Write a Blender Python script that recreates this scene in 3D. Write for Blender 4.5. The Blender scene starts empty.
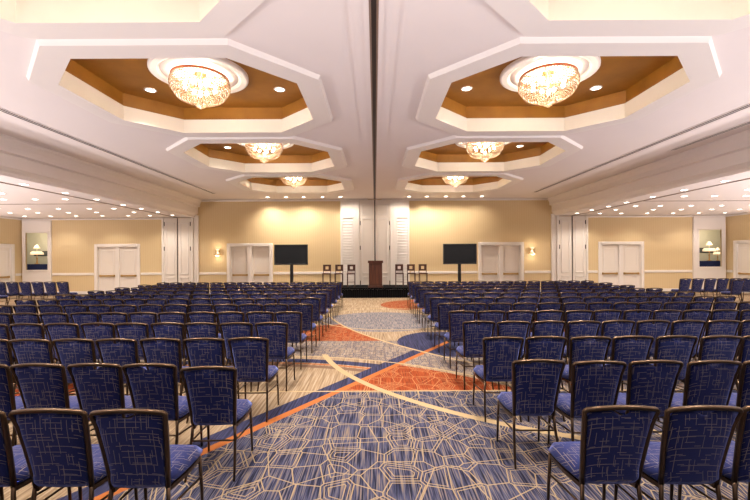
import bpy, bmesh, math, random
import numpy as np
from mathutils import Vector, Matrix
random.seed(7)
S = bpy.context.scene
COL = S.collection
PI = math.pi
CAM_Z = 1.75
ORD = ['zeroth', 'first', 'second', 'third', 'fourth', 'fifth', 'sixth', 'seventh', 'eighth', 'ninth', 'tenth',
       'eleventh', 'twelfth', 'thirteenth', 'fourteenth', 'fifteenth', 'sixteenth']

# ------------------------------------------------------------------ node helpers
class NT:
    def __init__(self, tree):
        self.t = tree
    def new(self, typ, **kw):
        n = self.t.nodes.new(typ)
        for k, v in kw.items():
            setattr(n, k, v)
        return n
    def link(self, a, b):
        self.t.links.new(a, b)
    def put(self, v, sock):
        if isinstance(v, E):
            self.link(v.s, sock)
        elif hasattr(v, 'is_output'):
            self.link(v, sock)
        else:
            sock.default_value = v

class E:                      # arithmetic on sockets
    def __init__(self, nt, s):
        self.nt, self.s = nt, s
    def op(self, o, *a):
        n = self.nt.new('ShaderNodeMath', operation=o)
        for i, v in enumerate((self,) + a):
            self.nt.put(v, n.inputs[i])
        return E(self.nt, n.outputs[0])
    def __add__(self, b): return self.op('ADD', b)
    __radd__ = __add__
    def __sub__(self, b): return self.op('SUBTRACT', b)
    def __rsub__(self, b): return (self * -1.0) + b
    def __mul__(self, b): return self.op('MULTIPLY', b)
    __rmul__ = __mul__
    def __truediv__(self, b): return self.op('DIVIDE', b)
    def __neg__(self): return self * -1.0
    def gt(self, b): return self.op('GREATER_THAN', b)
    def lt(self, b): return self.op('LESS_THAN', b)
    def abs(self): return self.op('ABSOLUTE')
    def sqrt(self): return self.op('SQRT')
    def floor(self): return self.op('FLOOR')
    def frac(self): return self.op('FRACT')
    def max(self, b): return self.op('MAXIMUM', b)
    def min(self, b): return self.op('MINIMUM', b)
    def near(self, w): return self.abs().lt(w)

def rgb(c):
    return (c[0], c[1], c[2], 1.0)

def mixc(nt, f, a, b):
    n = nt.new('ShaderNodeMix', data_type='RGBA')
    nt.put(f, n.inputs[0])
    for v, k in ((a, 6), (b, 7)):
        if isinstance(v, tuple):
            n.inputs[k].default_value = rgb(v)
        else:
            nt.put(v, n.inputs[k])
    return n.outputs[2]

def ramp(nt, f, stops, interp='LINEAR'):
    n = nt.new('ShaderNodeValToRGB')
    cr = n.color_ramp
    cr.interpolation = interp
    while len(cr.elements) < len(stops):
        cr.elements.new(0.5)
    for e, (p, c) in zip(cr.elements, stops):
        e.position = p
        e.color = rgb(c)
    nt.put(f, n.inputs[0])
    return n.outputs[0]

def noise(nt, vec, scale, detail=2.0, dim='3D'):
    n = nt.new('ShaderNodeTexNoise', noise_dimensions=dim)
    n.inputs['Scale'].default_value = scale
    n.inputs['Detail'].default_value = detail
    if vec is not None:
        nt.put(vec, n.inputs['Vector'])
    return E(nt, n.outputs['Fac'])

def combine(nt, x, y, z=0.0):
    n = nt.new('ShaderNodeCombineXYZ')
    nt.put(x, n.inputs[0]); nt.put(y, n.inputs[1]); nt.put(z, n.inputs[2])
    return n.outputs[0]

def coords(nt):
    tc = nt.new('ShaderNodeTexCoord')
    sp = nt.new('ShaderNodeSeparateXYZ')
    nt.link(tc.outputs['Object'], sp.inputs[0])
    return tc.outputs['Object'], E(nt, sp.outputs[0]), E(nt, sp.outputs[1]), E(nt, sp.outputs[2])

def newmat(name):
    m = bpy.data.materials.new(name)
    m.use_nodes = True
    nt = NT(m.node_tree)
    b = m.node_tree.nodes['Principled BSDF']
    return m, nt, b

def mat(name, c, rough=0.5, metal=0.0, emit=None, estr=0.0, spec=0.5, vary=0.05, vscale=6.0):
    m, nt, b = newmat(name)
    b.inputs['Roughness'].default_value = rough
    b.inputs['Metallic'].default_value = metal
    b.inputs['Specular IOR Level'].default_value = spec
    if vary:
        o, x, y, z = coords(nt)
        n = noise(nt, o, vscale, 3.0)
        dark = tuple(k * (1 - vary) for k in c)
        nt.link(mixc(nt, n, dark, tuple(min(1, k * (1 + vary)) for k in c)), b.inputs['Base Color'])
    else:
        b.inputs['Base Color'].default_value = rgb(c)
    if emit:
        b.inputs['Emission Color'].default_value = rgb(emit)
        b.inputs['Emission Strength'].default_value = estr
    return m

M = {}
M['ceiling'] = mat('ceiling_plaster', (0.80, 0.735, 0.71), 0.8, vary=0.015, vscale=1.5)
M['trim'] = mat('white_trim_paint', (0.83, 0.78, 0.74), 0.45, vary=0.015, vscale=2)
M['beam'] = mat('beam_paint', (0.89, 0.83, 0.80), 0.6, vary=0.015, vscale=2)
M['door'] = mat('white_door_paint', (0.82, 0.76, 0.70), 0.4, vary=0.015, vscale=2)
M['cream'] = mat('cream_coffer_face', (0.84, 0.77, 0.66), 0.5, vary=0.03, vscale=4)
M['gold'] = mat('gold_push_bar', (0.55, 0.36, 0.14), 0.35, 0.8)
M['black'] = mat('black_plastic', (0.012, 0.012, 0.014), 0.35)
M['screen'] = mat('dark_screen', (0.012, 0.013, 0.015), 0.22, vary=0)
M['skirt'] = mat('black_stage_skirt', (0.004, 0.004, 0.005), 0.95, spec=0.1)
M['deck'] = mat('black_stage_deck', (0.006, 0.006, 0.007), 0.9, spec=0.05)
M['track'] = mat('dark_track_slot', (0.03, 0.022, 0.02), 0.5)
M['rail'] = mat('track_rail', (0.30, 0.22, 0.18), 0.4, 0.5)
M['slot'] = mat('diffuser_slot', (0.06, 0.04, 0.04), 0.7)
M['hinge'] = mat('dark_hinge', (0.05, 0.035, 0.025), 0.4, 0.7)
M['brass'] = mat('brass', (0.55, 0.34, 0.14), 0.3, 0.9)
M['copper'] = mat('chandelier_rim_copper', (0.42, 0.12, 0.05), 0.35, 0.6)
M['bulb'] = mat('lit_bulb', (1, 0.9, 0.75), 0.5, emit=(1.0, 0.80, 0.52), estr=22.0, vary=0)
M['lens'] = mat('lit_downlight_lens', (1, 0.95, 0.9), 0.5, emit=(1.0, 0.93, 0.82), estr=9.0, vary=0)
M['lampshade'] = mat('lit_lamp_shade', (0.9, 0.8, 0.65), 0.7, emit=(1.0, 0.72, 0.45), estr=0.6, vary=0)
M['navycloth'] = mat('navy_table_cloth', (0.012, 0.022, 0.10), 0.85)
M['niche'] = mat('niche_wall', (0.66, 0.65, 0.55), 0.8)
M['picture'] = mat('dark_picture', (0.10, 0.11, 0.11), 0.6, vary=0.5, vscale=9)

def fabric_like_wood(name, c0, c1, rough=0.4):
    m, nt, b = newmat(name)
    o, x, y, z = coords(nt)
    n = noise(nt, combine(nt, x * 26.0, y * 26.0, z * 2.5), 1.0, 4.0)
    nt.link(ramp(nt, n, [(0.3, c0), (0.7, c1)]), b.inputs['Base Color'])
    b.inputs['Roughness'].default_value = rough
    return m
M['wood'] = fabric_like_wood('dark_cherry_wood', (0.045, 0.014, 0.008), (0.10, 0.030, 0.014))
M['stoolwood'] = fabric_like_wood('stool_walnut', (0.05, 0.016, 0.010), (0.085, 0.028, 0.016))

def make_wallpaper():
    m, nt, b = newmat('yellow_wallpaper')
    o, x, y, z = coords(nt)
    s = ((x + y) * 9.0).frac().lt(0.5)
    n = noise(nt, combine(nt, x * 40.0, y * 40.0, z * 4.0), 1.0, 2.0)
    c = mixc(nt, s, (0.72, 0.565, 0.33), (0.70, 0.54, 0.31))
    c2 = mixc(nt, n * 0.12, c, (0.55, 0.40, 0.20))
    nt.link(c2, b.inputs['Base Color'])
    b.inputs['Roughness'].default_value = 0.6
    return m
M['wallpaper'] = make_wallpaper()

def make_coffer_gold():
    m, nt, b = newmat('gold_brown_coffer')
    o, x, y, z = coords(nt)
    n = noise(nt, o, 2.5, 4.0)
    nt.link(ramp(nt, n, [(0.25, (0.26, 0.105, 0.009)), (0.75, (0.37, 0.160, 0.016))]), b.inputs['Base Color'])
    b.inputs['Roughness'].default_value = 0.5
    b.inputs['Metallic'].default_value = 0.15
    return m
M['coffergold'] = make_coffer_gold()

def make_fabric():
    m, nt, b = newmat('navy_fabric_with_tan_lines')
    o, x, y, z = coords(nt)
    oi = nt.new('ShaderNodeObjectInfo')
    r = E(nt, oi.outputs['Random'])
    u = x + r * 3.1
    v = z + y * 0.9 + r * 1.7
    tot = None
    for (cu, cv, du, dv, th) in ((0.043, 0.030, 0.0, 0.0, 0.62), (0.029, 0.047, 0.37, 0.21, 0.60)):
        gu, gv = u / cu + du, v / cv + dv
        for horiz in (0, 1):
            a, w = (gv, gu) if horiz else (gu, gv)
            line = (a.frac() - 0.5).near(0.045 * 0.032 / (cv if horiz else cu))
            wn = nt.new('ShaderNodeTexWhiteNoise', noise_dimensions='3D')
            nt.link(combine(nt, a.floor(), (w * 0.8 + 0.13 * horiz).floor(), 7.0 * horiz + du * 10), wn.inputs['Vector'])
            keep = E(nt, wn.outputs['Value']).gt(th - 0.08 if horiz else th + 0.02)
            g = line * keep
            tot = g if tot is None else tot.max(g)
    fine = noise(nt, combine(nt, u * 160.0, v * 160.0), 1.0, 1.0)
    base = mixc(nt, fine, (0.004, 0.007, 0.048), (0.009, 0.016, 0.105))
    c = mixc(nt, tot * 0.7, base, (0.25, 0.21, 0.18))
    nt.link(c, b.inputs['Base Color'])
    b.inputs['Roughness'].default_value = 0.85
    b.inputs['Specular IOR Level'].default_value = 0.25
    b.inputs['Sheen Weight'].default_value = 0.7
    b.inputs['Sheen Roughness'].default_value = 0.4
    b.inputs['Sheen Tint'].default_value = (0.32, 0.40, 1.0, 1)
    return m
M['fabric'] = make_fabric()
M['bronze'] = mat('bronze_tube', (0.080, 0.050, 0.030), 0.30, 0.85, vary=0.15, vscale=20)

# ------------------------------------------------------------------ carpet
def circle_fit(pts):
    A = np.array([[2 * x, 2 * y, 1] for x, y in pts]); bb = np.array([x * x + y * y for x, y in pts])
    s = np.linalg.lstsq(A, bb, rcond=None)[0]
    return float(s[0]), float(s[1]), float(math.sqrt(s[2] + s[0] ** 2 + s[1] ** 2))

def make_carpet():
    m, nt, b = newmat('patterned_ballroom_carpet')
    o, x, y, z = coords(nt)
    streak = noise(nt, combine(nt, x * 75.0, y * 2.4), 1.0, 3.0, '2D')
    streak2 = noise(nt, combine(nt, x * 42.0 + 31.0, y * 1.3), 1.0, 3.0, '2D')
    pile = noise(nt, combine(nt, x * 240.0, y * 240.0), 1.0, 1.0, '2D')
    blue = ramp(nt, streak, [(0.33, (0.010, 0.012, 0.030)), (0.44, (0.028, 0.034, 0.082)), (0.52, (0.075, 0.082, 0.155)),
                             (0.60, (0.15, 0.135, 0.16)), (0.70, (0.25, 0.19, 0.15))])
    tan = ramp(nt, streak2, [(0.26, (0.20, 0.135, 0.085)), (0.45, (0.34, 0.24, 0.15)), (0.60, (0.43, 0.325, 0.215)), (0.75, (0.50, 0.40, 0.30))])
    orange = ramp(nt, streak, [(0.3, (0.16, 0.026, 0.008)), (0.55, (0.32, 0.058, 0.012)), (0.75, (0.40, 0.10, 0.03))])
    navy = ramp(nt, streak2, [(0.3, (0.014, 0.016, 0.045)), (0.7, (0.06, 0.065, 0.15))])
    grey = ramp(nt, streak, [(0.3, (0.09, 0.09, 0.12)), (0.5, (0.24, 0.22, 0.24)), (0.7, (0.42, 0.35, 0.28))])

    def vor(scale, rand, ox=0.0):
        n = nt.new('ShaderNodeTexVoronoi', feature='DISTANCE_TO_EDGE', voronoi_dimensions='2D')
        n.inputs['Scale'].default_value = scale
        n.inputs['Randomness'].default_value = rand
        nt.link(combine(nt, x + ox, y * 0.9 + ox), n.inputs['Vector'])
        f = nt.new('ShaderNodeTexVoronoi', feature='F1', voronoi_dimensions='2D')
        f.inputs['Scale'].default_value = scale
        f.inputs['Randomness'].default_value = rand
        nt.link(combine(nt, x + ox, y * 0.9 + ox), f.inputs['Vector'])
        sp = nt.new('ShaderNodeSeparateColor')
        nt.link(f.outputs['Color'], sp.inputs[0])
        return E(nt, n.outputs['Distance']), E(nt, sp.outputs[0]), E(nt, sp.outputs[1])
    d1, r1, q1 = vor(4.1, 0.70, 3.3)
    web = d1.lt(0.021).max((d1 - 0.115).near(0.016) * r1.gt(0.6)).max((d1 - 0.25).near(0.017) * q1.gt(0.8))
    d3, r3, q3 = vor(2.3, 0.85, 5.7)
    web = web.max(d3.lt(0.011))
    d2, r2, q2 = vor(7.0, 0.8, 8.1)
    web2 = d2.lt(0.05).max((d2 - 0.2).near(0.04) * r2.gt(0.5))

    line_c = (0.52, 0.385, 0.215)
    # C1: the broad tan curve across the aisle
    c1 = circle_fit([(-.94, 7.07), (-.40, 6.14), (.11, 5.26), (.55, 4.67), (.985, 4.40), (1.26, 4.24)])
    def cdist(c):
        return ((x - c[0]) * (x - c[0]) + (y - c[1]) * (y - c[1])).sqrt() - c[2]
    k1 = cdist(c1)                       # negative inside, that is up and to the right
    nrm = 1 / math.sqrt(1 + .66 ** 2)
    L1 = (x - (-1.55) - (y - 3.55) * 0.66) * nrm        # positive right of the orange band
    c3 = circle_fit([(-.89, 10.4), (.17, 8.33), (1.13, 7.07)])
    k3 = cdist(c3)
    c4 = circle_fit([(-1.06, 7.07), (-.085, 6.8), (.8, 6.25), (1.45, 5.93)])
    k4 = cdist(c4)
    up4 = k4 if (((0 - c4[0]) ** 2 + (9 - c4[1]) ** 2) ** .5 > c4[2]) else -k4     # positive beyond the thin curve
    up3 = k3 if (((1 - c3[0]) ** 2 + (11 - c3[1]) ** 2) ** .5 > c3[2]) else -k3
    col = tan
    # scattered orange and blue swirls off the aisle
    e1 = cdist((-2.6, 1.6, 1.0)); e2 = cdist((4.2, 5.0, 1.6)); e3 = cdist((-4.5, 9.0, 2.2)); e4 = cdist((4.8, 10.5, 2.2)); e5 = cdist((-5.0, 5.2, 1.1))
    col = mixc(nt, e2.lt(0.0).max(e3.lt(0.0)), col, navy)
    col = mixc(nt, e1.lt(0.0).max(e4.lt(0.0)).max(e5.lt(0.0)), col, orange)
    # far aisle
    col = mixc(nt, cdist((0.15, 11.0, 1.65)).lt(0.0), col, mixc(nt, web2 * 0.55, grey, (0.07, 0.08, 0.14)))
    col = mixc(nt, cdist((1.9, 14.6, 1.7)).lt(0.0) * (y - x * 0.4).gt(12.8), col, mixc(nt, web2 * 0.4, orange, line_c))
    mid = up4.gt(0.0) * (y.lt(8.35))
    col = mixc(nt, mid, col, mixc(nt, web2 * 0.85, mixc(nt, 0.55, grey, tan), (0.05, 0.06, 0.13)))
    # orange patch beside the seats on one side, blue crescent on the other
    col = mixc(nt, y.gt(8.35) * up3.lt(0.0) * cdist((-0.9, 8.9, 1.5)).lt(0.0), col, mixc(nt, web2 * 0.45, orange, (0.55, 0.32, 0.16)))
    col = mixc(nt, up3.gt(0.0) * y.lt(9.3) * cdist((1.7, 8.2, 1.25)).lt(0.0), col, navy)
    col = mixc(nt, (up4 + 0.62).near(0.07) * L1.lt(0.0), col, (0.20, 0.12, 0.08))
    col = mixc(nt, (up4 + 0.48).near(0.03) * L1.lt(0.0), col, (0.42, 0.13, 0.04))
    # orange field right of the band
    of = L1.gt(0.0) * y.gt(5.22) * up4.lt(-0.10)
    col = mixc(nt, of, col, mixc(nt, web * 0.75, orange, (0.55, 0.27, 0.12)))
    # navy arcs left
    col = mixc(nt, (up4 + 0.30).near(0.11) * L1.lt(0.0), col, navy)
    # blue web field nearest the lens
    bf = L1.gt(0.0) * y.lt(5.22)
    col = mixc(nt, bf, col, mixc(nt, web * 0.72, blue, line_c))
    # bands
    col = mixc(nt, (L1 + 0.19).near(0.10), col, navy)
    col = mixc(nt, (L1 + 0.04).near(0.05), col, (0.46, 0.15, 0.04))
    col = mixc(nt, (y - 5.22).near(0.018), col, line_c)
    col = mixc(nt, k4.near(0.022), col, line_c)
    col = mixc(nt, k3.near(0.03), col, line_c)
    col = mixc(nt, k1.near(0.050) * y.lt(7.2), col, line_c)
    col = mixc(nt, cdist((0.4, 11.6, 2.0)).near(0.03), col, line_c)
    out = mixc(nt, pile * 0.25, col, (0.05, 0.04, 0.04))
    nt.link(mixc(nt, 0.20, out, (0.0, 0.0, 0.0)), b.inputs['Base Color'])
    b.inputs['Roughness'].default_value = 0.95
    b.inputs['Specular IOR Level'].default_value = 0.1
    bp = nt.new('ShaderNodeBump')
    bp.inputs['Strength'].default_value = 0.3
    bp.inputs['Distance'].default_value = 0.004
    nt.put(pile, bp.inputs['Height'])
    nt.link(bp.outputs[0], b.inputs['Normal'])
    return m
M['carpet'] = make_carpet()

def make_crystal():
    m = bpy.data.materials.new('crystal_beads')
    m.use_nodes = True
    t = m.node_tree; t.nodes.clear(); nt = NT(t)
    out = nt.new('ShaderNodeOutputMaterial')
    tr = nt.new('ShaderNodeBsdfTranslucent'); tr.inputs[0].default_value = (0.52, 0.40, 0.30, 1)
    gl = nt.new('ShaderNodeBsdfGlossy'); gl.inputs[0].default_value = (0.6, 0.5, 0.42, 1); gl.inputs['Roughness'].default_value = 0.15
    tp = nt.new('ShaderNodeBsdfTransparent'); tp.inputs[0].default_value = (0.98, 0.93, 0.86, 1)
    m1 = nt.new('ShaderNodeMixShader'); m1.inputs[0].default_value = 0.35
    nt.link(tr.outputs[0], m1.inputs[1]); nt.link(gl.outputs[0], m1.inputs[2])
    m2 = nt.new('ShaderNodeMixShader'); m2.inputs[0].default_value = 0.10
    nt.link(m1.outputs[0], m2.inputs[1]); nt.link(tp.outputs[0], m2.inputs[2])
    nt.link(m2.outputs[0], out.inputs[0])
    return m
M['crystal'] = make_crystal()

# ------------------------------------------------------------------ mesh helpers
def obj(name, bm, m, parent=None, smooth=False):
    me = bpy.data.meshes.new(name)
    bmesh.ops.recalc_face_normals(bm, faces=bm.faces)
    bm.to_mesh(me); bm.free()
    if smooth:
        me.polygons.foreach_set('use_smooth', [True] * len(me.polygons))
    for k in (m if isinstance(m, (list, tuple)) else [m]):
        me.materials.append(M[k])
    o = bpy.data.objects.new(name, me)
    COL.objects.link(o)
    if parent:
        o.parent = parent
    return o

def empty(name, loc, rz=0.0):
    o = bpy.data.objects.new(name, None)
    o.empty_display_size = 0.1
    o.location = loc; o.rotation_euler = (0, 0, rz)
    COL.objects.link(o)
    return o

def tag(o, label, cat, group=None):
    o['label'] = label; o['category'] = cat
    if group:
        o['group'] = group
    return o

def struct(o, label=None):
    o['kind'] = 'structure'
    return o

def box(bm, x0, x1, y0, y1, z0, z1, bev=0.0, seg=1):
    r = bmesh.ops.create_cube(bm, size=1.0)
    vs = r['verts']
    for v in vs:
        v.co = Vector(((x0 + x1) / 2 + v.co.x * (x1 - x0), (y0 + y1) / 2 + v.co.y * (y1 - y0), (z0 + z1) / 2 + v.co.z * (z1 - z0)))
    if bev:
        es = list({e for v in vs for e in v.link_edges})
        bmesh.ops.bevel(bm, geom=es, offset=bev, segments=seg, affect='EDGES', profile=0.5)

def quad(bm, *p):
    return bm.faces.new([bm.verts.new(q) for q in p])

def sweep(bm, pts, ra, rb, up=Vector((0, 1, 0)), n=4, closed_caps=True, scale=None):
    """tube of n sides along pts; ra, rb half sizes along side and up"""
    pts = [Vector(p) for p in pts]
    rings = []
    for i, p in enumerate(pts):
        if i == 0: t = pts[1] - p
        elif i == len(pts) - 1: t = p - pts[i - 1]
        else: t = (pts[i + 1] - p).normalized() + (p - pts[i - 1]).normalized()
        t.normalize()
        s = t.cross(up)
        if s.length < 1e-5: s = t.cross(Vector((1, 0, 0)))
        s.normalize()
        u = s.cross(t).normalized()
        k = scale[i] if scale else 1.0
        ring = []
        for j in range(n):
            a = 2 * PI * (j + 0.5) / n
            f = math.sqrt(2) if n == 4 else 1.0
            ring.append(bm.verts.new(p + s * (math.cos(a) * ra * f * k) + u * (math.sin(a) * rb * f * k)))
        rings.append(ring)
    for a, b in zip(rings, rings[1:]):
        for j in range(n):
            bm.faces.new((a[j], a[(j + 1) % n], b[(j + 1) % n], b[j]))
    if closed_caps:
        bm.faces.new(rings[0]); bm.faces.new(list(reversed(rings[-1])))

def lathe(bm, prof, n=32, cx=0, cy=0):
    rings = []
    for r, z in prof:
        if r < 1e-6:
            rings.append([bm.verts.new((cx, cy, z))])
        else:
            rings.append([bm.verts.new((cx + r * math.cos(2 * PI * j / n), cy + r * math.sin(2 * PI * j / n), z)) for j in range(n)])
    for a, b in zip(rings, rings[1:]):
        for j in range(n):
            k = (j + 1) % n
            if len(a) == 1 and len(b) == 1: continue
            if len(a) == 1: bm.faces.new((a[0], b[k], b[j]))
            elif len(b) == 1: bm.faces.new((a[j], a[k], b[0]))
            else: bm.faces.new((a[j], a[k], b[k], b[j]))

def extrude_profile(bm, prof, y0, y1, closed=False):
    a = [bm.verts.new((p[0], y0, p[1])) for p in prof]
    b = [bm.verts.new((p[0], y1, p[1])) for p in prof]
    n = len(prof)
    for i in range(n if closed else n - 1):
        j = (i + 1) % n
        bm.faces.new((a[i], a[j], b[j], b[i]))
    if closed:
        bm.faces.new(a); bm.faces.new(list(reversed(b)))

def holed_rect(bm, u0, u1, v0, v1, holes, fn):
    us = sorted({u0, u1, *[h[0] for h in holes], *[h[1] for h in holes]})
    vs = sorted({v0, v1, *[h[2] for h in holes], *[h[3] for h in holes]})
    for a, b in zip(us, us[1:]):
        for c, d in zip(vs, vs[1:]):
            mu, mv = (a + b) / 2, (c + d) / 2
            if any(h[0] < mu < h[1] and h[2] < mv < h[3] for h in holes):
                continue
            quad(bm, fn(a, c), fn(b, c), fn(b, d), fn(a, d))
    bmesh.ops.remove_doubles(bm, verts=bm.verts, dist=1e-5)

def copy_thing(root, loc=None, rz=None):
    r = root.copy(); COL.objects.link(r)
    for ch in root.children:
        c = ch.copy(); COL.objects.link(c); c.parent = r
        for g in ch.children:
            d = g.copy(); COL.objects.link(d); d.parent = c
    if loc is not None: r.location = loc
    if rz is not None: r.rotation_euler = (0, 0, rz)
    return r

def spot(loc, power, col=(1, 0.885, 0.76), angle=120, blend=0.6, size=0.06, target=None):
    l = bpy.data.lights.new('spot_lamp', 'SPOT')
    l.energy = power; l.color = col; l.spot_size = math.radians(angle); l.spot_blend = blend; l.shadow_soft_size = size
    o = bpy.data.objects.new('spot_lamp', l); COL.objects.link(o); o.location = loc
    if target is not None:
        o.rotation_euler = (Vector(target) - Vector(loc)).to_track_quat('-Z', 'Y').to_euler()
    return o

def point(loc, power, col=(1, 0.82, 0.6), size=0.1):
    l = bpy.data.lights.new('point_lamp', 'POINT')
    l.energy = power; l.color = col; l.shadow_soft_size = size
    o = bpy.data.objects.new('point_lamp', l); COL.objects.link(o); o.location = loc
    return o

# ------------------------------------------------------------------ room shell
WY = 19.6                    # back wall
Y0 = -5.0                    # where the modelled room stops, behind the viewer
CZ = CAM_Z + 2.84            # centre ceiling
SZ = CAM_Z + 1.97            # side ceilings
FZ = CAM_Z + 2.77            # underside of the octagon frames
KZ = CAM_Z + 3.06            # top of the cream face
BZ = CAM_Z + 3.33            # coffer ceiling
XL, XR = -17.3, 17.2
COF = [(sx * 3.13, cy) for cy in (3.05, 7.2, 11.35, 15.5) for sx in (-1, 1)]

bm = bmesh.new()
quad(bm, (XL, Y0, 0), (XR, Y0, 0), (XR, WY + 0.4, 0), (XL, WY + 0.4, 0))
struct(obj('floor', bm, 'carpet'))

def octo(cx, cy, hw, hd, fx, fy, z):
    return [Vector((cx + a, cy + b, z)) for a, b in ((-fx, -hd), (fx, -hd), (hw, -fy), (hw, fy), (fx, hd), (-fx, hd), (-hw, fy), (-hw, -fy))]
IN = (1.90, 1.65, 1.08, 0.83)
OUT = (2.29, 2.02, 1.24, 0.97)

bm = bmesh.new()
YS = [Y0, 0.99, 5.125, 9.275, 13.425, 17.575, WY]
for (xa, xb) in ((-8.45, -5.6), (-0.3, 0.3), (5.6, 8.45)):
    quad(bm, (xa, Y0, CZ), (xb, Y0, CZ), (xb, WY, CZ), (xa, WY, CZ))
for sx in (-1, 1):
    xa, xb = sorted((sx * 0.3, sx * 5.6))
    for ya, yb in ((Y0, YS[1]), (YS[5], WY)):
        quad(bm, (xa, ya, CZ), (xb, ya, CZ), (xb, yb, CZ), (xa, yb, CZ))
    for i in range(4):
        ya, yb = YS[1 + i], YS[2 + i]
        o8 = octo(sx * 3.13, (3.05, 7.2, 11.35, 15.5)[i], *OUT, CZ)
        c = [Vector((xa, ya, CZ)), Vector((xb, ya, CZ)), Vector((xb, yb, CZ)), Vector((xa, yb, CZ))]
        for p in ((c[0], c[1], o8[1], o8[0]), (c[1], o8[2], o8[1]), (c[1], c[2], o8[3], o8[2]), (c[2], o8[4], o8[3]),
                  (c[2], c[3], o8[5], o8[4]), (c[3], o8[6], o8[5]), (c[3], c[0], o8[7], o8[6]), (c[0], o8[0], o8[7])):
            bm.faces.new([bm.verts.new(v) for v in p])
bmesh.ops.remove_doubles(bm, verts=bm.verts, dist=1e-4)
struct(obj('ceiling', bm, 'ceiling'))

n_trim = [0]
def trim(bm, m='trim', parent=None):
    n_trim[0] += 1
    o = obj('trim_%d' % n_trim[0], bm, m, parent)
    struct(o)
    return o

def ring_faces(bm, a, b, mi=0):
    va = [bm.verts.new(v) for v in a]; vb = [bm.verts.new(v) for v in b]
    for i in range(len(a)):
        j = (i + 1) % len(a)
        f = bm.faces.new((va[i], va[j], vb[j], vb[i])); f.material_index = mi

for cx, cy in COF:
    bm = bmesh.new()
    g = lambda d, z: octo(cx, cy, IN[0] + d, IN[1] + d, IN[2] + d * .42, IN[3] + d * .42, z)
    ring_faces(bm, octo(cx, cy, *OUT, CZ), octo(cx, cy, OUT[0] - .03, OUT[1] - .03, OUT[2] - .013, OUT[3] - .013, FZ))
    ring_faces(bm, octo(cx, cy, OUT[0] - .03, OUT[1] - .03, OUT[2] - .013, OUT[3] - .013, FZ), g(0.0, FZ))
    ring_faces(bm, g(0.0, FZ), g(0.0, KZ), 1)
    ring_faces(bm, g(0.0, KZ), g(0.03, KZ), 1)
    bmesh.ops.remove_doubles(bm, verts=bm.verts, dist=1e-4)
    trim(bm, ['trim', 'cream'])
    bm = bmesh.new()
    ring_faces(bm, g(0.03, KZ), g(0.03, BZ))
    bm.faces.new([bm.verts.new(v) for v in g(0.03, BZ)])
    bmesh.ops.remove_doubles(bm, verts=bm.verts, dist=1e-4)
    struct(obj('ceiling_coffer', bm, 'coffergold'))
    bm = bmesh.new()   # medallion round the chandelier
    lathe(bm, [(0.83, BZ), (0.83, BZ - .05), (0.80, BZ - .065), (0.70, BZ - .065), (0.665, BZ - .045), (0.655, BZ - .03), (0.30, BZ - .022), (0.0, BZ - .022)], 48, cx, cy)
    trim(bm)

# centre partition track
for s in (-1, 1):
    bm = bmesh.new()
    xs = sorted((s * 0.055, s * 0.12)); box(bm, xs[0], xs[1], Y0, WY - .02, CZ - .03, CZ - .001)
    xs = sorted((s * 0.12, s * 0.30)); box(bm, xs[0], xs[1], Y0, WY - .02, CZ - .016, CZ - .001)
    trim(bm, 'ceiling')
    bm = bmesh.new()
    xs = sorted((s * 0.030, s * 0.055)); box(bm, xs[0], xs[1], Y0, WY - .02, CZ - .034, CZ - .001)
    trim(bm, 'rail')
bm = bmesh.new(); box(bm, -0.03, 0.03, Y0, WY - .02, CZ - .012, CZ - .001)
trim(bm, 'track')

# beams, side ceilings, partition tracks
BEAM = [(8.45, 2.84), (8.45, 2.79), (8.50, 2.74), (8.55, 2.64), (8.56, 2.50), (8.66, 2.47), (8.66, 2.17), (8.70, 2.13), (8.75, 2.06), (8.76, 1.97)]
for s, side in ((-1, 'left'), (1, 'right')):
    bm = bmesh.new()
    extrude_profile(bm, [(s * a, CAM_Z + b) for a, b in BEAM], Y0, WY)
    struct(obj('wall_beam_' + side, bm, 'beam'))
    bm = bmesh.new()
    xe = XL if s < 0 else XR
    quad(bm, (s * 8.76, Y0, SZ), (xe, Y0, SZ), (xe, WY, SZ), (s * 8.76, WY, SZ))
    struct(obj('ceiling_' + side, bm, 'ceiling'))
    for w0, w1, m, dz in ((9.555, 9.585, 'rail', .012), (9.585, 9.62, 'track', .006), (9.62, 9.65, 'rail', .012)):
        bm = bmesh.new(); xs = sorted((s * w0, s * w1)); box(bm, xs[0], xs[1], Y0, WY - .05, SZ - dz, SZ - .001); trim(bm, m)
    bm = bmesh.new(); xs = sorted((s * 9.65, xe)); box(bm, xs[0], xs[1], 14.37, 14.45, SZ - .012, SZ - .001); trim(bm, 'rail')
    # side wall with its door opening
    bm = bmesh.new()
    holed_rect(bm, 12.5, WY, 0, SZ, [(17.05, 19.05, 0, 2.30)], lambda u, v: (xe, u, v))
    struct(obj('wall_' + side, bm, 'wallpaper'))

# back walls
DOORC = [(-6.13, 'c'), (6.17, 'c')]
DOORS_ = [(-12.62, 's'), (12.05, 's')]
OW, OH = 1.94, 2.30
bm = bmesh.new()
holed_rect(bm, -8.80, 8.80, 0, CZ, [(c - OW / 2, c + OW / 2, 0, OH) for c, _ in DOORC], lambda u, v: (u, WY, v))
struct(obj('wall_back', bm, 'wallpaper'))
NICHE = {-1: (-17.22, -15.82, -17.05, -15.97), 1: (15.55, 17.12, 15.82, 16.92)}
NZ0, NZ1 = 1.20, 3.00
for s, side in ((-1, 'left'), (1, 'right')):
    c = -12.62 if s < 0 else 12.05
    n = NICHE[s]
    xs = sorted((s * 8.80, XL if s < 0 else XR))
    bm = bmesh.new()
    holed_rect(bm, xs[0], xs[1], 0, SZ, [(c - OW / 2, c + OW / 2, 0, OH), (n[2], n[3], NZ0, NZ1)], lambda u, v: (u, WY, v))
    struct(obj('wall_back_' + side, bm, 'wallpaper'))

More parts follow.
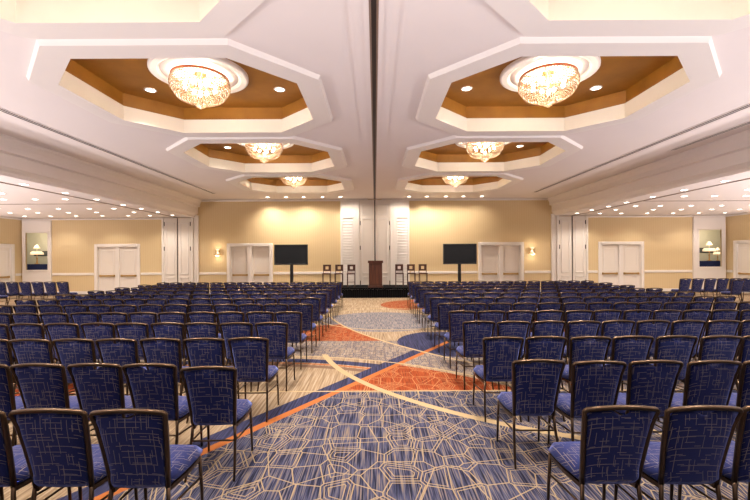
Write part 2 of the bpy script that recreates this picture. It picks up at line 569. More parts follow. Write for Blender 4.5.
# chair rail, baseboard, cornices
def wall_strip(x0, x1, holes, z0, z1, dp, m='trim'):
    edges = [x0] + sorted(v for h in holes for v in h) + [x1]
    for a, b in zip(edges[::2], edges[1::2]):
        if b - a > 0.02:
            bm = bmesh.new()
            box(bm, a, b, WY - dp, WY - .001, z0, z1, min(dp, z1 - z0) * .3)
            trim(bm, m)
dh = lambda c: (c - OW / 2 - .18, c + OW / 2 + .18)
wall_strip(-8.72, 8.72, [dh(-6.13), (-1.75, 1.75), dh(6.17)], 0.92, 1.04, .035)
wall_strip(-8.72, 8.72, [dh(-6.13), (-1.75, 1.75), dh(6.17)], 0.0, 0.14, .02)
wall_strip(XL, -10.38, [(-17.25, -15.80), dh(-12.62)], 0.92, 1.04, .035)
wall_strip(10.38, XR, [dh(12.05), (15.53, 17.14)], 0.92, 1.04, .035)
wall_strip(XL, -10.38, [(-17.25, -15.80), dh(-12.62)], 0.0, 0.14, .02)
wall_strip(10.38, XR, [dh(12.05), (15.53, 17.14)], 0.0, 0.14, .02)
wall_strip(-8.66, 8.66, [(-.33, .33)], CZ - .10, CZ - .002, .07)
wall_strip(XL, -9.66, [], SZ - .09, SZ - .013, .06)
wall_strip(9.66, XR, [], SZ - .09, SZ - .013, .06)
for s, xe in ((-1, XL), (1, XR)):
    for z0, z1, dp in ((.92, 1.04, .035), (SZ - .09, SZ - .013, .06)):
        for ya, yb in (((12.5, 16.87), (19.23, WY)) if z0 < 2 else ((12.5, 14.36), (14.46, WY))):
            bm = bmesh.new(); xs = sorted((xe, xe - s * dp)); box(bm, xs[0], xs[1], ya, yb - .04 if yb < 19 else yb - .07, z0, z1, .008); trim(bm)

# ------------------------------------------------------------------ doors
n_door = [0]
def door_pair(loc, rz, depth):
    """double door in a wall whose room side is local -y; wall plane at local y=0"""
    n_door[0] += 1
    bm = bmesh.new()
    w = OW / 2; cw = .15
    for a, b, z0, z1 in ((-w - cw, -w, 0, OH + cw), (w, w + cw, 0, OH + cw), (-w, w, OH, OH + cw)):
        box(bm, a, b, -.045, -.001, z0, z1, .012)
    # reveals
    for xx in (-w, w):
        xs = (xx, xx + .02) if xx < 0 else (xx - .02, xx)
        box(bm, xs[0], xs[1], -.001, depth, 0, OH)
    box(bm, -w, w, -.001, depth, OH - .02, OH)
    r = obj('door_%d' % n_door[0], bm, 'trim')
    struct(r)
    r.location = loc; r.rotation_euler = (0, 0, rz)
    bm = bmesh.new(); box(bm, -.10, .10, -.02, depth, 0, OH - .02, .008)
    obj('mullion', bm, 'trim', r)
    for s in (-1, 1):
        a, b = sorted((s * .10, s * (w - .02)))
        bm = bmesh.new()
        box(bm, a, b, depth - .05, depth, 0.01, OH - .02)
        obj('leaf', bm, 'door', r)
        leaf = r.children[-1]
        for z0, z1 in ((.16, .78), (1.02, OH - .18)):
            bm = bmesh.new()
            for q in ((a + .12, b - .12, z0, z0 + .035), (a + .12, b - .12, z1 - .035, z1), (a + .12, a + .155, z0, z1), (b - .155, b - .12, z0, z1)):
                box(bm, q[0], q[1], depth - .063, depth - .049, q[2], q[3], .004)
            obj('panel_moulding', bm, 'trim', leaf)
        bm = bmesh.new()
        box(bm, a + .05, b - .05, depth - .12, depth - .085, .85, .93, .01)
        box(bm, a + .05, a + .12, depth - .10, depth - .05, .84, .94)
        box(bm, b - .12, b - .05, depth - .10, depth - .05, .84, .94)
        obj('push_bar', bm, 'gold', r)
    return r
for c, _ in DOORC:
    door_pair((c, WY, 0), 0, .22)
for c, _ in DOORS_:
    door_pair((c, WY, 0), 0, .10)
door_pair((XL, 18.05, 0), PI / 2, .10)
door_pair((XR, 18.05, 0), -PI / 2, .10)

# pocket doors (the folded partitions live behind them)
def pocket_doors(cx, half, top, side_w, yf, upper=None):
    n_door[0] += 1
    bm = bmesh.new()
    for s in (-1, 1):
        a, b = sorted((cx + s * half, cx + s * (half + side_w)))
        box(bm, a, b, yf - .03, WY - .002, 0, top, .012)
    r = obj('door_%d' % n_door[0], bm, 'trim')
    struct(r)
    for s in (-1, 1):
        a, b = sorted((cx + s * .03, cx + s * (half - .008)))
        bm = bmesh.new(); box(bm, a, b, yf, WY - .002, .02, top - .02, .008)
        lf = obj('leaf', bm, 'door', r)
        for z0, z1 in (((.20, .80), (.95, upper - .08 if upper else top - .25)) + (((upper + .08, top - .2),) if upper else ())):
            bm = bmesh.new()
            for q in ((a + .10, b - .10, z0, z0 + .05), (a + .10, b - .10, z1 - .05, z1), (a + .10, a + .15, z0, z1), (b - .15, b - .10, z0, z1)):
                box(bm, q[0], q[1], yf - .030, yf + .001, q[2], q[3], .004)
            obj('panel_moulding', bm, 'trim', lf)
        for z in (.5, 2.2, 3.4):
            if z < top - .3:
                hx = cx + s * (half - .025)
                bm = bmesh.new(); box(bm, hx - .018, hx + .018, yf - .022, yf + .002, z - .10, z + .10, .004)
                obj('hinge', bm, 'hinge', lf)
    bm = bmesh.new(); box(bm, cx - .03, cx + .03, yf + .04, WY - .002, .02, top - .02)
    obj('seam', bm, 'track', r)
    return r
pocket_doors(0.0, 0.74, CZ - .04, .06, WY - .14, upper=3.72)
for s, cx in ((-1, -9.6), (1, 9.6)):
    pocket_doors(cx, 0.66, SZ - .015, .10, WY - .16)
    bm = bmesh.new()
    xs = sorted((s * 8.62, s * 8.83)); box(bm, xs[0], xs[1], WY - .10, WY - .002, 0, SZ + .10, .01)
    trim(bm)
# centre pilasters and louvered shutters
for s in (-1, 1):
    bm = bmesh.new()
    xs = sorted((s * .80, s * .99)); box(bm, xs[0], xs[1], WY - .10, WY - .002, 0, CZ - .11, .012)
    trim(bm)
    t = empty('louvered_shutter', (s * 1.335, WY, 0))
    tag(t, 'tall white louvered panel on the back wall, %s of the white partition doors' % ('left' if s < 0 else 'right'), 'shutter', 'louvered panels')
    bm = bmesh.new()
    for q in ((-.345, -.25, 0, CZ - .11), (.25, .345, 0, CZ - .11), (-.25, .25, 0, .22), (-.25, .25, 3.66, 3.80), (-.25, .25, CZ - .26, CZ - .11)):
        box(bm, q[0], q[1], -.08, -.002, q[2], q[3], .006)
    obj('stile_frame', bm, 'trim', t)
    bm = bmesh.new(); box(bm, -.25, .25, -.04, -.002, 3.80, CZ - .26)
    obj('upper_panel', bm, 'door', t)
    bm = bmesh.new()
    z = .26
    while z < 3.56:
        vs = [(-.25, -.075, z), (.25, -.075, z), (.25, -.012, z + .105), (-.25, -.012, z + .105)]
        quad(bm, *vs); quad(bm, *[(a, b + .004, c - .012) for a, b, c in vs])
        quad(bm, vs[0], vs[1], (vs[1][0], vs[1][1] + .004, vs[1][2] - .012), (vs[0][0], vs[0][1] + .004, vs[0][2] - .012))
        z += .135
    quad(bm, (-.25, -.004, .2), (.25, -.004, .2), (.25, -.004, 3.7), (-.25, -.004, 3.7))
    obj('louver_slats', bm, 'trim', t)

# pilasters with lit openings in the corners
for s in (-1, 1):
    x0, x1, n0, n1 = NICHE[s]
    bm = bmesh.new()
    holed_rect(bm, x0, x1, 0, SZ - .10, [(n0, n1, NZ0, NZ1)], lambda u, v: (u, WY - .08, v))
    for xx in (x0, x1):
        quad(bm, (xx, WY - .08, 0), (xx, WY, 0), (xx, WY, SZ - .1), (xx, WY - .08, SZ - .1))
    r = obj('window_%d' % (1 if s < 0 else 2), bm, 'trim')
    struct(r)
    bm = bmesh.new()
    for q in ((n0 - .07, n0, NZ0 - .07, NZ1 + .07), (n1, n1 + .07, NZ0 - .07, NZ1 + .07), (n0, n1, NZ0 - .07, NZ0), (n0, n1, NZ1, NZ1 + .07)):
        box(bm, q[0], q[1], WY - .105, WY - .075, q[2], q[3], .008)
    obj('window_frame', bm, 'trim', r)
    bm = bmesh.new()   # little lobby behind the opening
    a, b = (n0 - 1.6, n1 + .4) if s < 0 else (n0 - .4, n1 + 1.6)
    yb = WY + 1.5
    quad(bm, (a, yb, 0), (b, yb, 0), (b, yb, 3.3), (a, yb, 3.3))
    quad(bm, (a, WY + .02, 0), (a, yb, 0), (a, yb, 3.3), (a, WY + .02, 3.3))
    quad(bm, (b, WY + .02, 0), (b, yb, 0), (b, yb, 3.3), (b, WY + .02, 3.3))
    quad(bm, (a, WY + .02, 3.3), (b, WY + .02, 3.3), (b, yb, 3.3), (a, yb, 3.3))
    quad(bm, (a, WY + .02, 0), (b, WY + .02, 0), (b, yb, 0), (a, yb, 0))
    bmesh.ops.remove_doubles(bm, verts=bm.verts, dist=1e-4)
    obj('lobby_wall', bm, 'niche', r)
    side = 'left' if s < 0 else 'right'
    cx = (n0 + n1) / 2 + s * .55
    t = empty('console_table', (cx, WY + .75, 0))
    tag(t, 'console under a navy cloth seen through the %s wall opening' % side, 'table')
    bm = bmesh.new(); box(bm, -.85, .85, -.28, .28, 1.42, 1.45, .006); obj('tabletop', bm, 'wood', t)
    bm = bmesh.new(); box(bm, -.87, .87, -.30, .30, .01, 1.47, .01); obj('table_cloth', bm, 'navycloth', t)
    t = empty('wall_picture', (cx + s * .45, WY + 1.495, 2.02))
    tag(t, 'dark wide picture behind the %s wall opening' % side, 'picture')
    bm = bmesh.new(); box(bm, -.46, .46, -.03, 0, -.13, .13, .01); obj('picture_frame', bm, 'black', t)
    bm = bmesh.new(); box(bm, -.42, .42, -.036, -.029, -.10, .10); obj('canvas', bm, 'picture', t)

def table_lamp(loc, k, label):
    t = empty('table_lamp', loc)
    tag(t, label, 'lamp')
    bm = bmesh.new(); lathe(bm, [(0, 0), (.10 * k, 0), (.10 * k, .02), (.03 * k, .04), (.022 * k, .2 * k), (.035 * k, .26 * k), (.015 * k, .32 * k), (.015 * k, .47 * k), (0, .47 * k)], 20)
    obj('lamp_stem', bm, 'brass', t, True)
    bm = bmesh.new(); lathe(bm, [(.25 * k, .44 * k), (.23 * k, .54 * k), (.17 * k, .58 * k)], 28)
    obj('lamp_shade', bm, 'lampshade', t, True)
    bm = bmesh.new(); lathe(bm, [(.13 * k, .72 * k), (.05 * k, .88 * k)], 28)
    lathe(bm, [(.008, .44 * k), (.008, .90 * k)], 8)
    obj('upper_shade', bm, 'lampshade', t, True)
    return t
table_lamp((-17.12, WY + .66, 1.475), 1.1, 'two-tier shaded table lamp glowing behind the left wall opening')
table_lamp((16.93, WY + .66, 1.475), 1.1, 'two-tier shaded table lamp glowing behind the right wall opening')
table_lamp((17.36, WY + .66, 1.475), .75, 'small shaded lamp at the right edge of the right wall opening')
point((-17.12, WY + .50, 2.75), 26, size=.1)
point((16.93, WY + .50, 2.75), 26, size=.1)

# ------------------------------------------------------------------ ceiling air slots
def air_slot(name, x, y0, y1, w, label, m):
    t = empty(name, (x, (y0 + y1) / 2, CZ))
    tag(t, label, 'vent')
    h = (y1 - y0) / 2
    bm = bmesh.new()
    for a, b in ((-w / 2, -w / 2 + .022), (w / 2 - .022, w / 2), (-.008, .008)):
        box(bm, a, b, -h, h, -.012, -.001)
    for e in (-h, h - .02):
        box(bm, -w / 2, w / 2, e, e + .02, -.012, -.001)
    obj('slot_frame', bm, 'beam', t)
    bm = bmesh.new(); box(bm, -w / 2 + .005, w / 2 - .005, -h + .005, h - .005, -.006, -.001)
    obj('slot', bm, m, t)
air_slot('linear_air_diffuser', -7.1, -2.0, 17.75, .17, 'long thin air slot running down the ceiling on the left', 'slot')
air_slot('linear_air_diffuser', 7.1, -2.0, 17.75, .17, 'long thin air slot running down the ceiling on the right', 'slot')
air_slot('air_grille', 8.02, 6.4, 10.8, .16, 'short dark air grille in the ceiling beside the right beam', 'track')

# ------------------------------------------------------------------ downlights
def make_downlight(r):
    t = empty('recessed_downlight', (0, 0, 0))
    bm = bmesh.new(); lathe(bm, [(r + .03, -.001), (r + .03, -.008), (r + .022, -.014), (r, -.012), (r, -.003)], 24); obj('trim_ring', bm, 'trim', t, True)
    bm = bmesh.new(); lathe(bm, [(r, -.006), (r * .6, -.009), (0, -.010)], 24); obj('lens', bm, 'lens', t, True)
    return t
dl_small = make_downlight(.085)
used_dl = [False]
def downlight(loc, label, group):
    o = copy_thing(dl_small, loc) if used_dl[0] else dl_small
    used_dl[0] = True
    o.location = loc
    tag(o, label, 'downlight', group)
    return o
rowname = {0: 'first', 1: 'second', 2: 'third', 3: 'fourth'}
P_COF, P_WASH, P_SIDE = 340, 130, 36
for k, (cx, cy) in enumerate(COF):
    i = k // 2; side = 'left' if cx < 0 else 'right'
    for dx, dy, w in ((-1.30, .72, 'far left'), (1.26, .72, 'far right'), (-1.30, -.72, 'near left'), (1.26, -.72, 'near right')):
        if i == 0 and dy < 0 and False: continue
        downlight((cx + dx, cy + dy, BZ), 'small downlight at the %s of the %s gold coffer in the %s row' % (w, ORD[i + 1], side), 'coffer downlights')
        spot((cx + dx, cy + dy, BZ - .05), P_COF, angle=95, size=.08)
for s in (-1, 1):
    for j, xx in enumerate((1.62, 2.45, 3.34, 4.17, 5.04)):
        downlight((s * xx, 18.8, CZ), 'wall-wash downlight by the back wall, %s from the centre track, %s half' % (ORD[j + 1], 'left' if s < 0 else 'right'), 'wall wash downlights')
        spot((s * xx, 18.75, CZ - .04), P_WASH * ((1.35, .6, 1.7, .6, 1.9) if s < 0 else (1.35, 1.9, .9, .7, .5))[j], angle=115, blend=1.0, size=.12, target=(s * (xx if j else .8), 19.6, 2.3))
# side rooms: a line along the beam, then rows further out
for s in (-1, 1):
    side = 'left' if s < 0 else 'right'
    for j, yy in enumerate((9.4, 10.6, 12.0, 13.35, 14.75, 15.9, 17.1, 18.35)):
        downlight((s * 9.28, yy, SZ), 'downlight along the %s beam, %s from the back wall' % (side, ORD[8 - j]), 'beam edge downlights')
        if j % 2: spot((s * 9.28, yy, SZ - .04), P_SIDE * 2, angle=130, size=.08)
    rows = {12.0: (-11.2, -12.4, -13.6), 13.25: (-10.25, -11.25, -12.3), 15.8: (-10.3, -11.27, -12.5, -13.7, -14.9), 17.1: (-10.3, -11.9, -13.1, -14.4, -15.6), 18.5: (-10.4, -11.4, -12.6, -13.8, -15.0, -16.2)}
    for ri, (yy, xs) in enumerate(rows.items()):
        for j, xx in enumerate(xs):
            downlight((-xx * s, yy, SZ), 'downlight in the %s side ceiling, %s row from the back, %s from the beam' % (side, ORD[5 - ri], ORD[j + 1]), 'side ceiling downlights')
            if j % 2 == 0: spot((-xx * s, yy, SZ - .04), P_SIDE * 2, angle=130, size=.08)
    for yy in (1.0, 4.0, 7.0):              # side rooms go on beside the viewer, lit the same way
        for xx in (10.5, 13.5):
            spot((s * xx, yy, SZ - .04), P_SIDE * 4, angle=130, size=.08)

# ------------------------------------------------------------------ chandeliers
def bead_layer(prof, spacing, r):
    bm = bmesh.new()
    pts = [(a, b) for a, b in prof]
    L = [0]
    for p, q in zip(pts, pts[1:]):
        L.append(L[-1] + math.dist(p, q))
    n = max(2, int(L[-1] / spacing))
    tmpl = bmesh.new(); bmesh.ops.create_icosphere(tmpl, subdivisions=1, radius=r)
    tv = [v.co.copy() for v in tmpl.verts]; tf = [[v.index for v in f.verts] for f in tmpl.faces]
    tmpl.free()
    rmax = max(p[0] for p in pts)
    m = int(2 * PI * rmax / (spacing * 1.15))
    for i in range(n + 1):
        d = L[-1] * i / n
        k = max(j for j in range(len(L)) if L[j] <= d + 1e-9)
        k = min(k, len(pts) - 2)
        f = (d - L[k]) / (L[k + 1] - L[k])
        rr = pts[k][0] + (pts[k + 1][0] - pts[k][0]) * f; zz = pts[k][1] + (pts[k + 1][1] - pts[k][1]) * f
        mm = m if rr > rmax * .55 else max(3, int(2 * PI * rr / (spacing * 1.15)))
        for j in range(mm):
            a = 2 * PI * j / mm
            c = Vector((rr * math.cos(a), rr * math.sin(a), zz))
            vs = [bm.verts.new(c + v) for v in tv]
            for q in tf:
                bm.faces.new([vs[w] for w in q])
    return bm

def make_chandelier():
    t = empty('chandelier', (0, 0, 0))
    bm = bmesh.new(); lathe(bm, [(.475, -.075), (.49, -.085), (.49, -.112), (.475, -.122), (.455, -.115), (.455, -.08), (.475, -.075)], 48); obj('rim', bm, 'copper', t, True)
    bm = bmesh.new(); lathe(bm, [(.10, -.022), (.10, -.05), (.04, -.07), (.03, -.30), (.0, -.30)], 20)
    for k in range(6):
        a = PI / 3 * k
        sweep(bm, [(0, 0, -.09), (.46 * math.cos(a), .46 * math.sin(a), -.095)], .008, .008, Vector((0, 0, 1)))
    obj('stem_mount', bm, 'brass', t, True)
    o = obj('crystal_basket', bead_layer([(.475, -.125), (.50, -.18), (.505, -.24), (.495, -.30), (.465, -.345)], .043, .0165), 'crystal', t, True); o['kind'] = 'stuff'
    o = obj('crystal_bowl', bead_layer([(.435, -.365), (.425, -.41), (.385, -.455), (.31, -.49), (.22, -.51), (.12, -.525)], .043, .0165), 'crystal', t, True); o['kind'] = 'stuff'
    o = obj('crystal_finial', bead_layer([(.115, -.535), (.12, -.56), (.10, -.59), (.06, -.61), (.02, -.64)], .026, .0135), 'crystal', t, True); o['kind'] = 'stuff'
    for k in range(9):
        a = 2 * PI * k / 8
        p = (.27 * math.cos(a), .27 * math.sin(a), -.26) if k < 8 else (0, 0, -.40)
        bm = bmesh.new(); lathe(bm, [(0, .055), (.02, .045), (.034, .015), (.034, -.012), (.02, -.035), (0, -.042)], 12)
        b = obj('bulb', bm, 'bulb', t, True); b.location = p
    return t
CH = make_chandelier()
P_CHAND = 80
for k, (cx, cy) in enumerate(COF):
    o = CH if k == 0 else copy_thing(CH)
    o.location = (cx, cy, BZ)
    i = k // 2
    tag(o, 'lit beaded crystal chandelier in the %s gold octagon of the %s row' % (ORD[i + 1], 'left' if cx < 0 else 'right'), 'chandelier', 'crystal chandeliers')
    point((cx, cy, BZ - .30), P_CHAND, col=(1, .86, .68), size=.14)

# ------------------------------------------------------------------ sconces
def sconce(x, label):
    t = empty('wall_sconce', (x, WY, 2.0))
    tag(t, label, 'wall sconce', 'wall sconces')
    bm = bmesh.new(); box(bm, -.05, .05, -.02, -.001, -.20, .20, .008); obj('backplate', bm, 'brass', t)
    bm = bmesh.new(); box(bm, -.19, .19, -.14, -.02, -.115, -.085, .012, 2); obj('crossbar', bm, 'brass', t)
    bm = bmesh.new(); lathe(bm, [(.055, .10), (.115, .20)], 20, 0, -.12)
    sweep(bm, [(0, -.02, .02), (0, -.12, .02), (0, -.12, .16)], .007, .007, Vector((1, 0, 0)))
    obj('upper_shade', bm, 'lampshade', t, True)
    bm = bmesh.new(); lathe(bm, [(.075, -.08), (.055, .02), (.03, .06), (0, .065)], 20, 0, -.09); obj('candle_shade', bm, 'lampshade', t, True)
    bm = bmesh.new(); lathe(bm, [(.14, -.118), (.11, -.17), (.05, -.20), (0, -.205)], 20, 0, -.145); obj('lower_bowl', bm, 'lampshade', t, True)
    point((x, WY - .30, 2.30), 3.5, size=.05)
    point((x, WY - .34, 1.72), 4.5, size=.05)
sconce(-7.66, 'two-tier wall sconce glowing left of the left double doors')
sconce(7.66, 'two-tier wall sconce glowing right of the right double doors')

# ------------------------------------------------------------------ stage
t = empty('stage_platform', (0, 18.1, 0))
tag(t, 'low black stage with pleated skirt in front of the white partition doors', 'stage')
SH = .425
bm = bmesh.new(); box(bm, -2.75, 2.75, -1.0, 1.0, SH - .06, SH, .008); obj('stage_deck', bm, 'deck', t)
bm = bmesh.new()
pts = [(-2.72 + 5.44 * i / 220, -.985 + .012 * math.sin(i * 1.7)) for i in range(221)]
ends = [(-2.72, .98)] + pts + [(2.72, .98)]
a = [bm.verts.new((p[0], p[1], .004)) for p in ends]; b = [bm.verts.new((p[0], p[1], SH - .062)) for p in ends]
for i in range(len(ends) - 1):
    bm.faces.new((a[i], a[i + 1], b[i + 1], b[i]))
obj('stage_skirt', bm, 'skirt', t)

t = empty('lectern', (.02, 17.55, SH))
tag(t, 'dark cherry wood lectern standing at the middle of the stage front', 'lectern')
bm = bmesh.new(); box(bm, -.33, .33, -.24, .24, 0, .07, .01); obj('base', bm, 'wood', t)
bm = bmesh.new(); box(bm, -.29, .29, -.20, .20, .07, 1.06, .008); body = obj('body', bm, 'wood', t)
bm = bmesh.new(); box(bm, -.235, .235, -.212, -.199, .15, .98, .006); obj('front_panel', bm, 'wood', body)
bm = bmesh.new()
pf = [(-.24, 1.06), (.24, 1.06), (.24, 1.10), (-.24, 1.17)]
va = [bm.verts.new((-.33, y, z)) for y, z in pf]; vb = [bm.verts.new((.33, y, z)) for y, z in pf]
for i in range(4):
    j = (i + 1) % 4; bm.faces.new((va[i], va[j], vb[j], vb[i]))
bm.faces.new(va); bm.faces.new(list(reversed(vb)))
obj('sloped_top', bm, 'wood', t)

def make_stool():
    t = empty('bar_stool', (0, 0, 0))
    bm = bmesh.new(); box(bm, -.185, .185, -.18, .19, .565, .61, .012, 2); obj('seat', bm, 'stoolwood', t)
    bm = bmesh.new()
    holed_rect(bm, -.18, .18, .70, .99, [(-.068, .068, .775, .91)], lambda u, v: (u, .175, v))
    r = bmesh.ops.extrude_face_region(bm, geom=bm.faces[:])
    for v in r['geom']:
        if isinstance(v, bmesh.types.BMVert): v.co.y += .03
    obj('backrest', bm, 'stoolwood', t)
    for x in (-.165, .165):
        bm = bmesh.new(); sweep(bm, [(x, .19, 0), (x, .185, .60), (x, .19, .985)], .014, .014); obj('leg', bm, 'stoolwood', t)
        bm = bmesh.new(); sweep(bm, [(x, -.16, 0), (x, -.155, .57)], .014, .014); obj('leg', bm, 'stoolwood', t)
    bm = bmesh.new()
    sweep(bm, [(-.165, -.16, .22), (.165, -.16, .22)], .010, .010); sweep(bm, [(-.165, -.16, .22), (-.165, .19, .22)], .010, .010, Vector((0, 0, 1)))
    sweep(bm, [(.165, -.16, .22), (.165, .19, .22)], .010, .010, Vector((0, 0, 1)))
    obj('footrest', bm, 'stoolwood', t)
    return t
st = make_stool()
names = {0: 'nearest the lectern', 1: 'in the middle of the three', 2: 'farthest from the lectern'}
for i, (x, w) in enumerate(((-1.07, 0), (-1.62, 1), (-2.17, 2), (1.09, 0), (1.62, 1), (2.15, 2))):
    o = st if i == 0 else copy_thing(st)
    o.location = (x, 17.9, SH)
    tag(o, 'dark wooden bar stool on stage, %s of lectern, %s' % ('left' if x < 0 else 'right', names[w]), 'bar stool', 'stools on the stage')

# ------------------------------------------------------------------ televisions
for s, x, w in ((-1, -3.46, 'left'), (1, 3.50, 'right')):
    y = 16.5
    t = empty('television', (x, y, 1.88))
    tag(t, 'black flat television on a pole, %s of the stage' % w, 'television', 'televisions by the stage')
    bm = bmesh.new()
    for q in ((-.69, -.655, -.44, .40), (.655, .69, -.44, .40), (-.655, .655, -.44, -.395), (-.655, .655, .365, .40)):
        box(bm, q[0], q[1], -.035, .035, q[2], q[3], .004)
    obj('bezel', bm, 'black', t)
    bm = bmesh.new(); box(bm, -.656, .656, -.024, .030, -.396, .366); obj('screen', bm, 'screen', t)
    t = empty('television_stand', (x, y + .10, 0))
    tag(t, 'black pole stand that carries the %s television' % w, 'stand', 'television stands')
    bm = bmesh.new(); box(bm, -.40, .40, -.30, .30, 0.002, .03, .01); obj('base_plate', bm, 'black', t)
    bm = bmesh.new(); box(bm, -.065, .065, -.04, .04, .03, 1.9, .008); obj('pole', bm, 'black', t)
    bm = bmesh.new(); box(bm, -.25, .25, -.062, -.041, 1.72, 2.05, .004); obj('mount', bm, 'black', t)

# ------------------------------------------------------------------ banquet chairs
def stile(s):
    return [(s * .164, -.185, .40), (s * .172, -.205, .52), (s * .183, -.235, .66), (s * .194, -.268, .79), (s * .207, -.298, .872)]
def make_chair():
    t = empty('banquet_chair', (0, 0, 0))
    # seat: rounded cushion, wider at the front
    bm = bmesh.new()
    nx, ny = 10, 10
    def sp(i, j, top):
        u = -1 + 2 * i / nx; v = -1 + 2 * j / ny
        uu = u * math.sqrt(1 - .22 * v * v * abs(v)) if True else u
        vv = v * math.sqrt(1 - .14 * u * u)
        edge = max(abs(u), abs(v))
        z = (.425 + .055 * (1 - edge ** 7) ** .5 if edge < 1 else .425) if top else (.425 - .036 * (1 - edge ** 10) ** .5 if edge < 1 else .425)
        w = .205 + .012 * v
        return (uu * w, .018 + vv * .225, z)
    T = [[bm.verts.new(sp(i, j, True)) for j in range(ny + 1)] for i in range(nx + 1)]
    Bv = [[T[i][j] if i in (0, nx) or j in (0, ny) else bm.verts.new(sp(i, j, False)) for j in range(ny + 1)] for i in range(nx + 1)]
    for i in range(nx):
        for j in range(ny):
            bm.faces.new((T[i][j], T[i + 1][j], T[i + 1][j + 1], T[i][j + 1]))
            bm.faces.new((Bv[i][j], Bv[i][j + 1], Bv[i + 1][j + 1], Bv[i + 1][j]))
    obj('seat', bm, 'fabric', t, True)
    # upholstered back
    bm = bmesh.new()
    nx, nz = 16, 10
    def bp(i, j, rear):
        u = -1 + 2 * i / nx; v = j / nz
        zz = .405 + v * .465
        k = zz
        # centre line follows the stiles
        st = stile(1)
        for a, b in zip(st, st[1:]):
            if a[2] <= k <= b[2] or b is st[-1]:
                f = (k - a[2]) / (b[2] - a[2]); w = a[0] + (b[0] - a[0]) * f; yy = a[1] + (b[1] - a[1]) * f
                if k <= b[2]: break
        dip = .028 * max(0.0, 1 - (u / .26) ** 2) if v > .5 else 0.0
        z = zz - dip * max(0, (v - .5) / .5) ** 3 + .012 * v * (1 - u * u)
        e = max(abs(u), abs(2 * v - 1))
        th = (.026 if rear else .02) * (1 - e ** 5) ** .5 if e < 1 else 0.0
        if rear:
            ez = max(0.0, (v - .74) / .26)
            th = .032 * (1 - abs(u) ** 6) ** .5 * (1 - ez ** 1.6) * min(1.0, (v / .08) ** .5) if 0 < v < 1 and abs(u) < 1 else 0.0
        if v < .2 and rear: th += .010 * math.sin(v / .2 * PI)
        return (u * (w - .006), yy - .012 * (1 - u * u) + (-th if rear else th), z)
    R = [[bm.verts.new(bp(i, j, True)) for j in range(nz + 1)] for i in range(nx + 1)]
    F = [[R[i][j] if i in (0, nx) or j in (0, nz) else bm.verts.new(bp(i, j, False)) for j in range(nz + 1)] for i in range(nx + 1)]
    for i in range(nx):
        for j in range(nz):
            bm.faces.new((R[i][j], R[i][j + 1], R[i + 1][j + 1], R[i + 1][j]))
            bm.faces.new((F[i][j], F[i + 1][j], F[i + 1][j + 1], F[i][j + 1]))
    obj('backrest', bm, 'fabric', t, True)
    bm = bmesh.new()
    pl = stile(-1)
    top = [(.200 * u, -.302 - .012 * (1 - u * u), .884 + .016 * (1 - u * u)) for u in (-.96, -.6, -.2, .2, .6, .96)]
    sweep(bm, pl + top + list(reversed(stile(1))), .0145, .0160, Vector((0, 1, 0)), 6)
    obj('back_frame', bm, 'bronze', t, True)
    bm = bmesh.new()
    sweep(bm, [(-.16, -.185, .385), (-.185, .0, .385), (-.185, .19, .385), (.185, .19, .385), (.185, 0, .385), (.16, -.185, .385)], .010, .012, Vector((0, 0, 1)), 4)
    obj('seat_rail', bm, 'bronze', t)
    for s in (-1, 1):
        bm = bmesh.new(); sweep(bm, [(s * .165, -.186, .42), (s * .172, -.20, .30), (s * .182, -.245, .13), (s * .188, -.285, .0)], .0115, .0135, Vector((0, 1, 0)), 6, scale=(1, 1, .92, .8)); obj('leg', bm, 'bronze', t, True)
        bm = bmesh.new(); sweep(bm, [(s * .188, .185, .40), (s * .192, .20, .20), (s * .194, .215, .0)], .0115, .0125, Vector((0, 1, 0)), 6, scale=(1, .95, .8)); obj('leg', bm, 'bronze', t, True)
    bm = bmesh.new()
    sweep(bm, [(-.173, -.205, .285), (.173, -.205, .285)], .0075, .0075, Vector((0, 1, 0)), 5)
    for s in (-1, 1):
        sweep(bm, [(s * .173, -.205, .285), (s * .191, .195, .255)], .0075, .0075, Vector((0, 0, 1)), 5)
    obj('stretcher', bm, 'bronze', t, True)
    return t
chair0 = make_chair()
chair_used = [False]
n_chairs = [0]
def chair(x, ytop, label, group, rz=0.0):
    o = copy_thing(chair0) if chair_used[0] else chair0
    chair_used[0] = True
    o.location = (x, ytop + .30, 0); o.rotation_euler = (0, 0, rz)
    tag(o, label, 'chair', group)
    n_chairs[0] += 1
    return o
ROWD = [2.25 + .97 * i + .007 * i * i for i in range(12)]
ROWD[1] = 3.22
PITCH = .4575
for i, d in enumerate(ROWD):
    for s in (-1, 1):
        start = 1.385 if i == 0 else 1.35
        for j in range(14):
            x = start + PITCH * j
            if x - .3 > .9375 * (d + .9) + .12:
                break
            jx = random.uniform(-.005, .005); jy = random.uniform(-.018, .018); jr = random.uniform(-.5, .5)
            if s < 0 and i == 1 and j == 0: jy, jr, jx = -.11, 2.0, .04
            if s > 0 and i == 1 and j == 0: jy, jr, jx = .05, -1.0, -.01
            lab = 'navy banquet chair %s of the aisle, %s row from the viewer, %s from the aisle' % ('left' if s < 0 else 'right', ORD[i + 1], ORD[j + 1])
            chair(s * x + jx, d + jy, lab, '%s block chairs' % ('left' if s < 0 else 'right'), math.radians(jr))
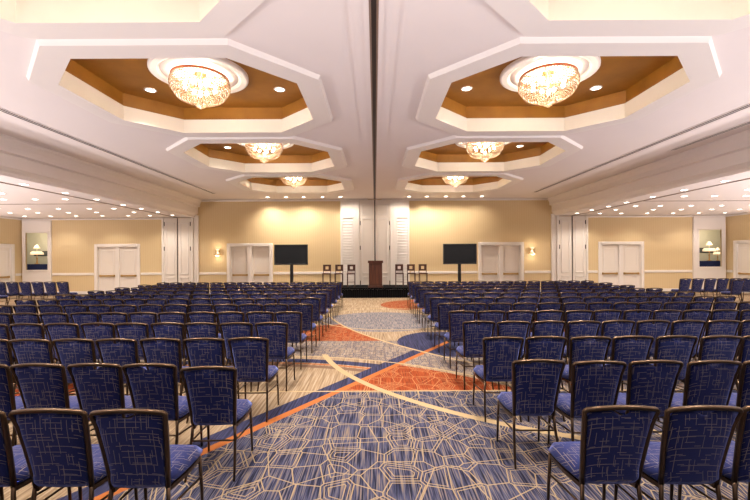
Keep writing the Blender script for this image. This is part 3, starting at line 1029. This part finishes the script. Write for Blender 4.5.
# chairs out in the side rooms
for j, x in enumerate((-11.42, -11.88, -12.34, -12.80, -13.26, -13.72)):
    chair(x, 14.6, 'navy banquet chair in the left side room, %s from the main block' % ORD[j + 1], 'left side room chairs')
chair(-13.1, 13.55, 'navy banquet chair standing before the left side room row', 'left side room chairs')
for j, x in enumerate((11.42, 11.88, 12.34, 12.80, 13.26, 13.72, 14.18)):
    chair(x, 14.7, 'navy banquet chair in the right side room, %s from the main block' % ORD[j + 1], 'right side room chairs')
chair(12.45, 13.7, 'navy banquet chair standing before the right side room row', 'right side room chairs')
print('chairs', n_chairs[0])

# ------------------------------------------------------------------ added upward fill lamps, unseen and without fixtures, to brighten the ceilings
P_UP = 620
for s in (-1, 1):
    for x, y, k in ((10.6, 1.0, .9), (11.0, 5.0, 1.0), (12.4, 8.2, 1.2), (14.8, 12.2, .4), (16.6, 15.6, .25)):
        spot((s * x, y, 1.05), P_UP * k, col=(1, .90, .905), angle=165, blend=.3, size=.25, target=(s * x, y, 4))
for x in (-6.8, -4.4, -1.5, 1.5, 4.4, 6.8):
    spot((x, .8, 1.0), P_UP * .40, col=(1, .90, .905), angle=165, blend=.3, size=.25, target=(x, .8, 4))

# ------------------------------------------------------------------ added even ambient fill entering the open rear and sides, camera, view
w = bpy.data.worlds.new('ambient_fill'); S.world = w
w.use_nodes = True
bg = w.node_tree.nodes['Background']
bg.inputs[0].default_value = (1.0, 0.93, 0.88, 1)
bg.inputs[1].default_value = 0.15

cam = bpy.data.cameras.new('camera')
cam.sensor_fit = 'HORIZONTAL'; cam.sensor_width = 36.0
cam.lens = 400.0 / 750.0 * 36.0
cam.shift_y = 7.0 / 750.0
cam.clip_start = 0.05; cam.clip_end = 200
co = bpy.data.objects.new('camera', cam); COL.objects.link(co)
co.location = (0, 0, CAM_Z)
co.rotation_mode = 'XYZ'
co.rotation_euler = (Matrix.Rotation(math.radians(90), 4, 'X') @ Matrix.Rotation(math.radians(-0.28), 4, 'Z')).to_euler()
S.camera = co
S.view_settings.view_transform = 'Standard'
S.view_settings.look = 'None'
S.view_settings.exposure = 0.33
S.view_settings.gamma = 1.0
S.view_settings.use_curve_mapping = False
